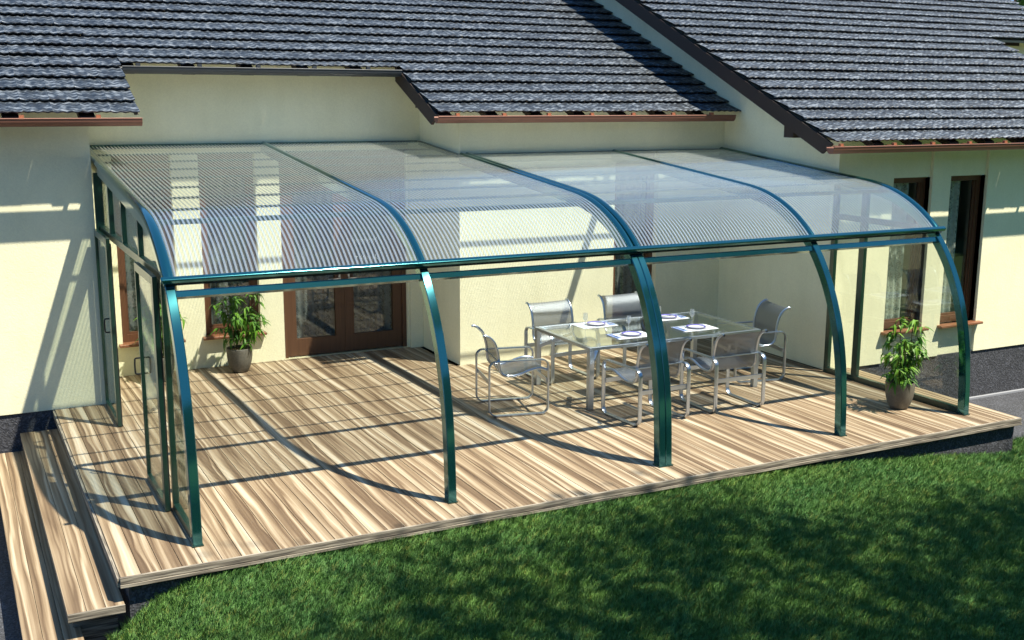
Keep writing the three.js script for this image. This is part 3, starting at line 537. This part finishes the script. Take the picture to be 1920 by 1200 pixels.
// table
const TX0 = 4.86, TX1 = 7.31, TZ0 = 2.67, TZ1 = 4.02, TY = 0.735;
const table = thing('glass_table', [(TX0 + TX1) / 2, 0, (TZ0 + TZ1) / 2], 'long glass topped table with a metal frame, laid for four', 'table');
{
  const f = 0.05;
  part(table, 'table_frame', merge([bx(TX0, TX1, TY - 0.035, TY + 0.002, TZ0, TZ0 + f, 0.004), bx(TX0, TX1, TY - 0.035, TY + 0.002, TZ1 - f, TZ1, 0.004), bx(TX0, TX0 + f, TY - 0.035, TY + 0.002, TZ0 + f, TZ1 - f, 0.004), bx(TX1 - f, TX1, TY - 0.035, TY + 0.002, TZ0 + f, TZ1 - f, 0.004)]), M.alu);
  part(table, 'tabletop', bx(TX0 + f, TX1 - f, TY - 0.010, TY, TZ0 + f, TZ1 - f), M.tableGlass);
  for (const [x, z] of [[TX0 + 0.005, TZ0 + 0.005], [TX1 - 0.07, TZ0 + 0.005], [TX0 + 0.005, TZ1 - 0.07], [TX1 - 0.07, TZ1 - 0.07]]) {
    part(table, 'leg', bx(x, x + 0.065, 0.002, TY - 0.036, z, z + 0.065, 0.005), M.alu);
    const sx = x < 6 ? 1 : -1, sz = z < 3 ? 1 : -1, g = new THREE.BoxGeometry(0.04, 0.04, 0.46); g.rotateX(0.0); 
    const br = new THREE.Object3D(); br.position.set(x + 0.0325 + sx * 0.15, TY - 0.15, z + 0.0325 + sz * 0.15); br.lookAt(x + 0.0325 + sx * 0.32, TY - 0.04, z + 0.0325 + sz * 0.32); br.updateMatrix(); g.applyMatrix4(br.matrix);
    part(table, 'brace', boxUV(flat(g)), M.alu);
  }
}
// place settings
const lathe = (pts, n = 28) => flat(new THREE.LatheGeometry(pts.map(p => new THREE.Vector2(...p)), n));
const plateG = lathe([[0, 0.004], [0.075, 0.004], [0.095, 0.008], [0.099, 0.0125], [0.074, 0.0085], [0.0, 0.0075]]), rimG = lathe([[0.085, 0.008], [0.118, 0.017], [0.121, 0.0195], [0.116, 0.0205], [0.098, 0.0127]]), underG = lathe([[0, 0], [0.10, 0], [0.138, 0.011], [0.14, 0.014], [0.10, 0.0038], [0, 0.0038]]);
const glassG = lathe([[0.0, 0.004], [0.033, 0.002], [0.034, 0.004], [0.008, 0.008], [0.0045, 0.02], [0.004, 0.085], [0.012, 0.096], [0.027, 0.115], [0.031, 0.14], [0.028, 0.175], [0.025, 0.195]]);
const settings = [
  [5.60, 2.90, 0, 5.385, 3.03, 'back left'], [5.66, 3.62, 1, 5.765, 3.42, 'front left'], [6.62, 3.60, 1, 6.72, 3.40, 'front right'], [6.68, 2.90, 0, 6.47, 3.03, 'back right'],
];
let first = null;
for (const [x, z, front, gx, gz, where] of settings) {
  const w = { 'back left': 'on the far side of the table, left one', 'front left': 'on the near side of the table, left one', 'front right': 'on the near side of the table, right one', 'back right': 'on the far side of the table, right one' }[where];
  const mat = new THREE.Mesh(bx(x - 0.25, x + 0.25, TY + 0.001, TY + 0.004, z - 0.16, z + 0.16), M.linen); mat.name = numbered('placemat'); mat.castShadow = mat.receiveShadow = true; scene.add(mat); tag(mat, `white placemat ${w}`, 'placemat', 'placemats on the glass table');
  const p = thing('dinner_plate', [x + 0.02, TY + 0.0045, z], `white dinner plate with violet rim ${w}`, 'plate', 'plates on the glass table');
  lpart(p, 'saucer', underG, M.porcelain); lpart(p, 'plate_well', plateG, M.porcelain); lpart(p, 'rim', rimG, M.violet);
  const gl = new THREE.Mesh(glassG, M.wine); gl.name = numbered('wine_glass'); gl.position.set(gx, TY + 0.001, gz); gl.castShadow = gl.receiveShadow = true; scene.add(gl); tag(gl, `clear wine glass beside the plate ${w}`, 'glass', 'wine glasses on the glass table');
  const nx = front ? x - 0.215 : x + 0.205, nap = new THREE.Mesh(bx(nx - 0.045, nx + 0.03, TY + 0.0045, TY + 0.012, z - 0.12, z + 0.12), M.blueLinen); nap.name = numbered('napkin'); nap.castShadow = nap.receiveShadow = true; scene.add(nap); tag(nap, `folded blue napkin beside the plate ${w}`, 'napkin', 'napkins on the glass table');
  const cx = nx - 0.01, fork = new THREE.Mesh(merge([bx(cx - 0.006, cx + 0.006, TY + 0.0125, TY + 0.015, z - 0.10, z + 0.03, 0.001), bx(cx - 0.013, cx + 0.013, TY + 0.0125, TY + 0.016, z + 0.03, z + 0.055, 0.001), ...[-1, 0, 1].map(k => bx(cx + k * 0.010 - 0.003, cx + k * 0.010 + 0.003, TY + 0.0125, TY + 0.0155, z + 0.055, z + 0.10))]), M.steel); fork.name = numbered('fork'); fork.castShadow = true; scene.add(fork); tag(fork, `steel fork on the napkin ${w}`, 'fork', 'forks on the glass table');
}

// ------------------------------------------------------------------ potted plants
function leafGeo(l, w, droop) {
  const P = [], I = [], n = 4;
  for (let i = 0; i <= n; i++) { const t = i / n, h = w * Math.sin(Math.PI * Math.pow(t, 0.75)) * (1 - 0.25 * t), y = -droop * t * t * l, z = l * t; P.push(-h, y + 0.25 * h, z, 0, y, z, h, y + 0.25 * h, z); }
  for (let i = 0; i < n; i++) for (let j = 0; j < 2; j++) { const a = i * 3 + j, b = a + 1, c = a + 3, d = c + 1; I.push(a, b, c, b, d, c); }
  const g = new THREE.BufferGeometry(); g.setAttribute('position', new THREE.Float32BufferAttribute(P, 3)); g.setAttribute('uv', new THREE.Float32BufferAttribute(new Float32Array(P.length / 3 * 2), 2)); g.setIndex(I); g.computeVertexNormals(); return g;
}
const leafGeos = [leafGeo(0.125, 0.019, 0.5), leafGeo(0.105, 0.017, 0.35), leafGeo(0.14, 0.021, 0.75)];
const potProfile = [[0, 0], [0.085, 0], [0.098, 0.004], [0.112, 0.022], [0.136, 0.075], [0.154, 0.145], [0.163, 0.215], [0.1655, 0.28], [0.165, 0.312], [0.161, 0.32], [0.154, 0.318], [0.150, 0.28], [0, 0.28]];
function plant(x, z, s, turn, label, canes, nLeaf) {
  const p = thing('potted_plant', [x, 0.002, z], label, 'potted plant', 'potted plants on the deck'); p.rotation.y = turn;
  const pg = new THREE.LatheGeometry(potProfile.map(q => new THREE.Vector2(...q)), 36); lpart(p, 'pot', flat(pg), M.pot);
  const sg = new THREE.CircleGeometry(0.149, 24, 0); sg.rotateX(-Math.PI / 2); sg.translate(0, 0.284, 0);
  const clods = [flat(sg)]; for (let i = 0; i < 40; i++) { const a = rr(0, 6.28), r = 0.135 * Math.sqrt(rnd()), c = new THREE.IcosahedronGeometry(rr(0.008, 0.02), 0); c.translate(r * Math.cos(a), 0.286, r * Math.sin(a)); clods.push(flat(c)); }
  lpart(p, 'soil', merge(clods), M.soil);
  const per = Math.round(nLeaf / canes.length);
  for (const [bxx, bz, tx, tz, h, loY] of canes) {
    const pts = [[bxx, 0.28, bz], [bxx + (tx - bxx) * 0.35 + 0.01, 0.28 + h * 0.35, bz + (tz - bz) * 0.35], [bxx + (tx - bxx) * 0.75, 0.28 + h * 0.72, bz + (tz - bz) * 0.7 + 0.012], [tx, 0.28 + h, tz]];
    const cv = new THREE.CatmullRomCurve3(pts.map(q => new THREE.Vector3(...q)));
    const twigs = [flat(new THREE.TubeGeometry(cv, 14, 0.0065, 6))], nodes = [];
    for (let k = 0; k < 13; k++) {
      const t = loY + (1 - loY) * (k + rnd() * 0.6) / 13, o = cv.getPointAt(Math.min(1, t)), a = rr(0, 6.28), l = rr(0.05, 0.18), e = new THREE.Vector3(o.x + l * Math.cos(a), o.y + rr(0.0, 0.06), o.z + l * Math.sin(a));
      twigs.push(flat(new THREE.TubeGeometry(new THREE.LineCurve3(o, e), 2, 0.0025, 4))); nodes.push([e, a], [o.clone().lerp(e, 0.6), a]);
    }
    nodes.push([cv.getPointAt(1), 0], [cv.getPointAt(0.97), 2]);
    const st = lpart(p, 'stem', merge(twigs), M.stem);
    for (let k = 0; k < per; k++) {
      const [e, a] = nodes[k % nodes.length], m = lpart(st, 'leaf', leafGeos[Math.floor(rnd() * 3)], leafMats[Math.floor(rnd() * 3)]);
      m.position.copy(e); m.rotation.order = 'YXZ'; m.rotation.set(rr(-0.35, 0.85), -a + Math.PI / 2 + rr(-1.5, 1.5), rr(-0.4, 0.4)); const q = s * rr(0.75, 1.15); m.scale.setScalar(q);
    }
    const more = [], o = new THREE.Object3D(); o.rotation.order = 'YXZ';
    for (let k = 0; k < 64; k++) { const [e, a] = nodes[Math.floor(rnd() * nodes.length)]; o.position.copy(e).add(new THREE.Vector3(rr(-0.02, 0.02), rr(-0.03, 0.03), rr(-0.02, 0.02))); o.rotation.set(rr(-0.35, 0.85), rr(0, 6.28), rr(-0.4, 0.4)); o.scale.setScalar(s * rr(0.6, 1.05)); o.updateMatrix(); const g = leafGeos[k % 3].clone(); g.applyMatrix4(o.matrix); more.push(g); }
    const fl = lpart(st, 'foliage', mergeGeometries(more), leafMats[Math.floor(rnd() * 3)]); fl.userData.kind = 'stuff';
  }
}
plant(1.725, 0.40, 1, 0.1, 'bushy bamboo-like plant in a grey round pot between window and double door', [[-0.06, 0.02, -0.17, 0.03, 0.72, 0.22], [-0.03, -0.03, -0.02, -0.04, 0.70, 0.2], [0.05, 0.03, 0.17, 0.0, 0.74, 0.18], [0.03, -0.04, 0.21, 0.06, 0.45, 0.2]], 300);
plant(0.72, 0.46, 1, 2.4, 'bushy bamboo-like plant in a grey round pot seen through the glass sliding door', [[-0.06, 0.02, -0.15, 0.03, 0.70, 0.2], [-0.03, -0.03, -0.02, -0.06, 0.72, 0.2], [0.05, 0.03, 0.16, 0.02, 0.66, 0.2], [0.03, -0.04, 0.2, 0.04, 0.42, 0.2]], 280);
plant(8.17, 5.50, 1, 0.2, 'dense ring-shaped leafy plant in a grey round pot by the right glass side', [[-0.05, 0.03, -0.20, 0.06, 0.34, 0.1], [-0.04, 0.0, -0.13, 0.02, 0.80, 0.25], [0.05, 0.02, 0.12, 0.03, 0.70, 0.15], [0.06, -0.02, 0.19, -0.02, 0.5, 0.12], [0.0, 0.05, 0.02, 0.09, 0.52, 0.1], [-0.02, 0.06, -0.17, 0.12, 0.56, 0.1]], 300);

// ------------------------------------------------------------------ trees
function tree(name, x, z, h, crownR, crownH, leaves, leafS, label, mats, gapSeed) {
  seed = gapSeed; const t = thing(name, [x, G, z], label, 'tree');
  const limb = [], tips = [], trunkTop = h - crownH * 0.75;
  const tap = (a, b, r0, r1) => { const g = new THREE.CylinderGeometry(r1, r0, a.distanceTo(b), 9); g.translate(0, a.distanceTo(b) / 2, 0); const q = new THREE.Quaternion().setFromUnitVectors(new THREE.Vector3(0, 1, 0), b.clone().sub(a).normalize()); g.applyQuaternion(q); g.translate(a.x, a.y, a.z); return flat(g); };
  let a = new THREE.Vector3(0, 0, 0); const top = [];
  for (let i = 1; i <= 5; i++) { const b = new THREE.Vector3(rr(-0.12, 0.12) * i * 0.4, trunkTop * i / 5, rr(-0.12, 0.12) * i * 0.4); limb.push(tap(a, b, 0.20 * (1 - 0.09 * (i - 1)), 0.20 * (1 - 0.09 * i))); a = b; top.push(b); }
  for (let k = 0; k < 16; k++) {
    const s = top[2 + (k % 3)], an = k * 2.4 + rr(-0.4, 0.4), el = rr(-0.1, 1.2), L = crownR * rr(0.55, 1.0);
    const e = new THREE.Vector3(s.x + Math.cos(an) * Math.cos(el) * L, h - crownH / 2 + Math.sin(el) * crownH * 0.5 * rr(0.5, 1), s.z + Math.sin(an) * Math.cos(el) * L);
    limb.push(tap(s, s.clone().lerp(e, 0.5).add(new THREE.Vector3(0, 0.2, 0)), 0.08, 0.05), tap(s.clone().lerp(e, 0.5).add(new THREE.Vector3(0, 0.2, 0)), e, 0.05, 0.015)); tips.push(e);
    for (let q = 0; q < 2; q++) tips.push(e.clone().add(new THREE.Vector3(rr(-0.7, 0.7), rr(-0.5, 0.6), rr(-0.7, 0.7))));
  }
  lpart(t, 'trunk', merge(limb), M.bark);
  const crown = mats.map(() => ({ P: [], N: [] })), v = new THREE.Vector3();
  for (let i = 0; i < leaves; i++) {
    const c = tips[Math.floor(rnd() * tips.length)], r = 0.85 * Math.cbrt(rnd()); v.set(rr(-1, 1), rr(-1, 1), rr(-1, 1)).normalize().multiplyScalar(r); v.y *= 0.75; v.add(c);
    const d1 = new THREE.Vector3(rr(-1, 1), rr(-0.8, 0.4), rr(-1, 1)).normalize(), up = new THREE.Vector3(rr(-0.5, 0.5), 1, rr(-0.5, 0.5)), d2 = new THREE.Vector3().crossVectors(d1, up).normalize(), s = leafS * rr(0.7, 1.3);
    const A = v.clone(), B = v.clone().addScaledVector(d1, s * 0.5).addScaledVector(d2, s * 0.28), C = v.clone().addScaledVector(d1, s), D = v.clone().addScaledVector(d1, s * 0.5).addScaledVector(d2, -s * 0.28);
    const n = new THREE.Vector3().crossVectors(d2, d1).normalize(), w = crown[i % mats.length]; for (const q of [A, B, C, A, C, D]) { w.P.push(q.x, q.y, q.z); w.N.push(n.x, n.y, n.z); }
  }
  crown.forEach((w, i) => { const g = new THREE.BufferGeometry(); g.setAttribute('position', new THREE.Float32BufferAttribute(w.P, 3)); g.setAttribute('normal', new THREE.Float32BufferAttribute(w.N, 3)); g.setAttribute('uv', new THREE.Float32BufferAttribute(new Float32Array(w.P.length / 3 * 2), 2)); lpart(t, 'crown', g, mats[i]); });
}
const treeLeaf = [[0.03, 0.08, 0.013], [0.05, 0.11, 0.017]].map(c => phy({ color: lin(...c), roughness: 0.55, transmission: 0.35, thickness: 0, side: THREE.DoubleSide, ior: 1.35 }));
tree('garden_tree', 9.9, 12.8, 10.4, 2.0, 4.2, 3300, 0.16, 'tall leafy garden tree whose dappled shade falls across the middle of the lawn', treeLeaf, 101);
tree('garden_tree', 12.9, 12.0, 10.0, 1.7, 4.0, 2500, 0.16, 'leafy garden tree whose dappled shade falls across the right of the lawn and deck edge', treeLeaf, 202);
tree('garden_tree', 7.0, 12.6, 10.4, 2.1, 4.2, 3300, 0.16, 'leafy garden tree whose shade darkens the nearest part of the lawn', treeLeaf, 303);
tree('garden_tree', 4.3, 12.2, 10.6, 1.9, 4.2, 1700, 0.15, 'light leafy garden tree whose thin shade flecks the left of the lawn', treeLeaf, 505);
tree('garden_tree', 25.5, -8.0, 9.5, 3.2, 6.0, 4200, 0.26, 'green leafy tree rising behind the far right roof corner', leafMats, 404);

// clipped hedge added out of view behind the viewer to darken reflections
{
  seed = 99; const P = [], N = [], t = thing('unseen_hedge', [14, G, 27], 'tall clipped green hedge added out of view to darken the reflections in the posts', 'unseen_hedge');
  const d1 = new THREE.Vector3(), d2 = new THREE.Vector3(), n = new THREE.Vector3(), c = new THREE.Vector3();
  for (let i = 0; i < 44000; i++) {
    const along = rr(-26, 30), side = i % 3 === 0; c.set(side ? 27 + rr(-0.9, 0.9) : rr(-26, 27), rr(0, 8.6) + 0.4 * Math.sin(along * 1.7), side ? rr(6, 27) : 27 + rr(-0.9, 0.9)); c.x -= 14; c.z -= 27;
    d1.set(rr(-1, 1), rr(-1, 1), rr(-1, 1)).normalize(); d2.set(rr(-1, 1), rr(-1, 1), rr(-1, 1)).cross(d1).normalize(); n.crossVectors(d2, d1).normalize();
    const s = 0.22; for (const [a, b] of [[0, 0], [0.5, 0.35], [1, 0], [0, 0], [1, 0], [0.5, -0.35]]) { P.push(c.x + s * (a * d1.x + b * d2.x), c.y + s * (a * d1.y + b * d2.y), c.z + s * (a * d1.z + b * d2.z)); N.push(n.x, n.y, n.z); }
  }
  const g = new THREE.BufferGeometry(); g.setAttribute('position', new THREE.Float32BufferAttribute(P, 3)); g.setAttribute('normal', new THREE.Float32BufferAttribute(N, 3)); g.setAttribute('uv', new THREE.Float32BufferAttribute(new Float32Array(P.length / 3 * 2), 2));
  lpart(t, 'foliage', g, treeLeaf[0]); lpart(t, 'core', merge([bx(-40, 12.2, 0, 8, -0.5, 0.5), bx(12.5, 13.5, 0, 8, -21, 0.5)]), M.stem);
}
// ------------------------------------------------------------------ grass
seed = 4242;
const inside = (x, z) => z > lawnEdge(x) + 0.01;
function tuftGeo() {
  const P = [], C = [], N = [];
  for (let b = 0; b < 9; b++) {
    const a = rr(0, 6.28), r = rr(0, 0.028), x = r * Math.cos(a), z = r * Math.sin(a), h = rr(0.032, 0.066), ln = rr(0.1, 0.75) * h, la = rr(0, 6.28), w = rr(0.0017, 0.0028), wa = rr(0, 6.28), k = rr(0.75, 1.3);
    const wx = w * Math.cos(wa), wz = w * Math.sin(wa), lx = ln * Math.cos(la), lz = ln * Math.sin(la);
    const A = [x - wx, 0, z - wz], B = [x + wx, 0, z + wz], m = [x + lx * 0.35, h * 0.62, z + lz * 0.35], Cc = [m[0] - wx * 0.8, m[1], m[2] - wz * 0.8], D = [m[0] + wx * 0.8, m[1], m[2] + wz * 0.8], E = [x + lx, h, z + lz];
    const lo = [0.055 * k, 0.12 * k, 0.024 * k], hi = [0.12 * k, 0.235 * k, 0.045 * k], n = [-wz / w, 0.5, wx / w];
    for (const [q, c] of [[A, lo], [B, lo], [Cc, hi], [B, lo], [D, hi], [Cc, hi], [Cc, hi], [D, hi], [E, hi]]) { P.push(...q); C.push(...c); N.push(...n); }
  }
  const g = new THREE.BufferGeometry(); g.setAttribute('position', new THREE.Float32BufferAttribute(P, 3)); g.setAttribute('normal', new THREE.Float32BufferAttribute(N, 3)); g.setAttribute('color', new THREE.Float32BufferAttribute(C, 3)); return g;
}
{
  const list = [], q = new THREE.Vector3(), m = new THREE.Matrix4(), e = new THREE.Euler(), qt = new THREE.Quaternion();
  const D = 1900;
  for (let cx = -3; cx < 15; cx += 0.5) for (let cz = 4; cz < 12; cz += 0.5) {
    q.set(cx + 0.25, lawnY(cx, cz), cz + 0.25).project(camera); if (Math.abs(q.x) > 1.12 || Math.abs(q.y) > 1.15 || q.z > 1) continue;
    for (let i = 0; i < D / 4; i++) { const x = cx + rnd() * 0.5, z = cz + rnd() * 0.5; if (inside(x, z)) list.push([x, z]); }
  }
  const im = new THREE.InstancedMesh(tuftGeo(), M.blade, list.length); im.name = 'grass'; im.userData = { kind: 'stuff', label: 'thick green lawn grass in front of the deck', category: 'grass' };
  const col = new THREE.Color();
  list.forEach(([x, z], i) => {
    e.set(rr(-0.15, 0.15), rr(0, 6.28), rr(-0.15, 0.15)); qt.setFromEuler(e); const n = fb(x / 8 + 2, z / 8 + 2, 8, 8, 3, 1), s = rr(0.75, 1.15) * (0.85 + 0.4 * n);
    m.compose(new THREE.Vector3(x, Math.max(G + 0.01, lawnY(x, z)) - 0.005, z), qt, new THREE.Vector3(s, s, s)); im.setMatrixAt(i, m);
    const y = fb(x / 8, z / 8, 16, 16, 3, 2), dry = rnd() < 0.09 ? 0.8 : 0; col.setRGB(0.75 + 0.7 * (y - 0.4) + dry, 0.9 + 0.35 * (y - 0.4) + 0.1 * dry, 0.8 + 0.2 * rnd()); im.setColorAt(i, col);
  });
  im.castShadow = im.receiveShadow = true; scene.add(im);
  console.log('tufts', list.length, 'tiles', tiles.length);
}
scene.traverse(o => { if (o.isMesh) { o.castShadow = true; o.receiveShadow = true; } });
renderer.render(scene, camera);
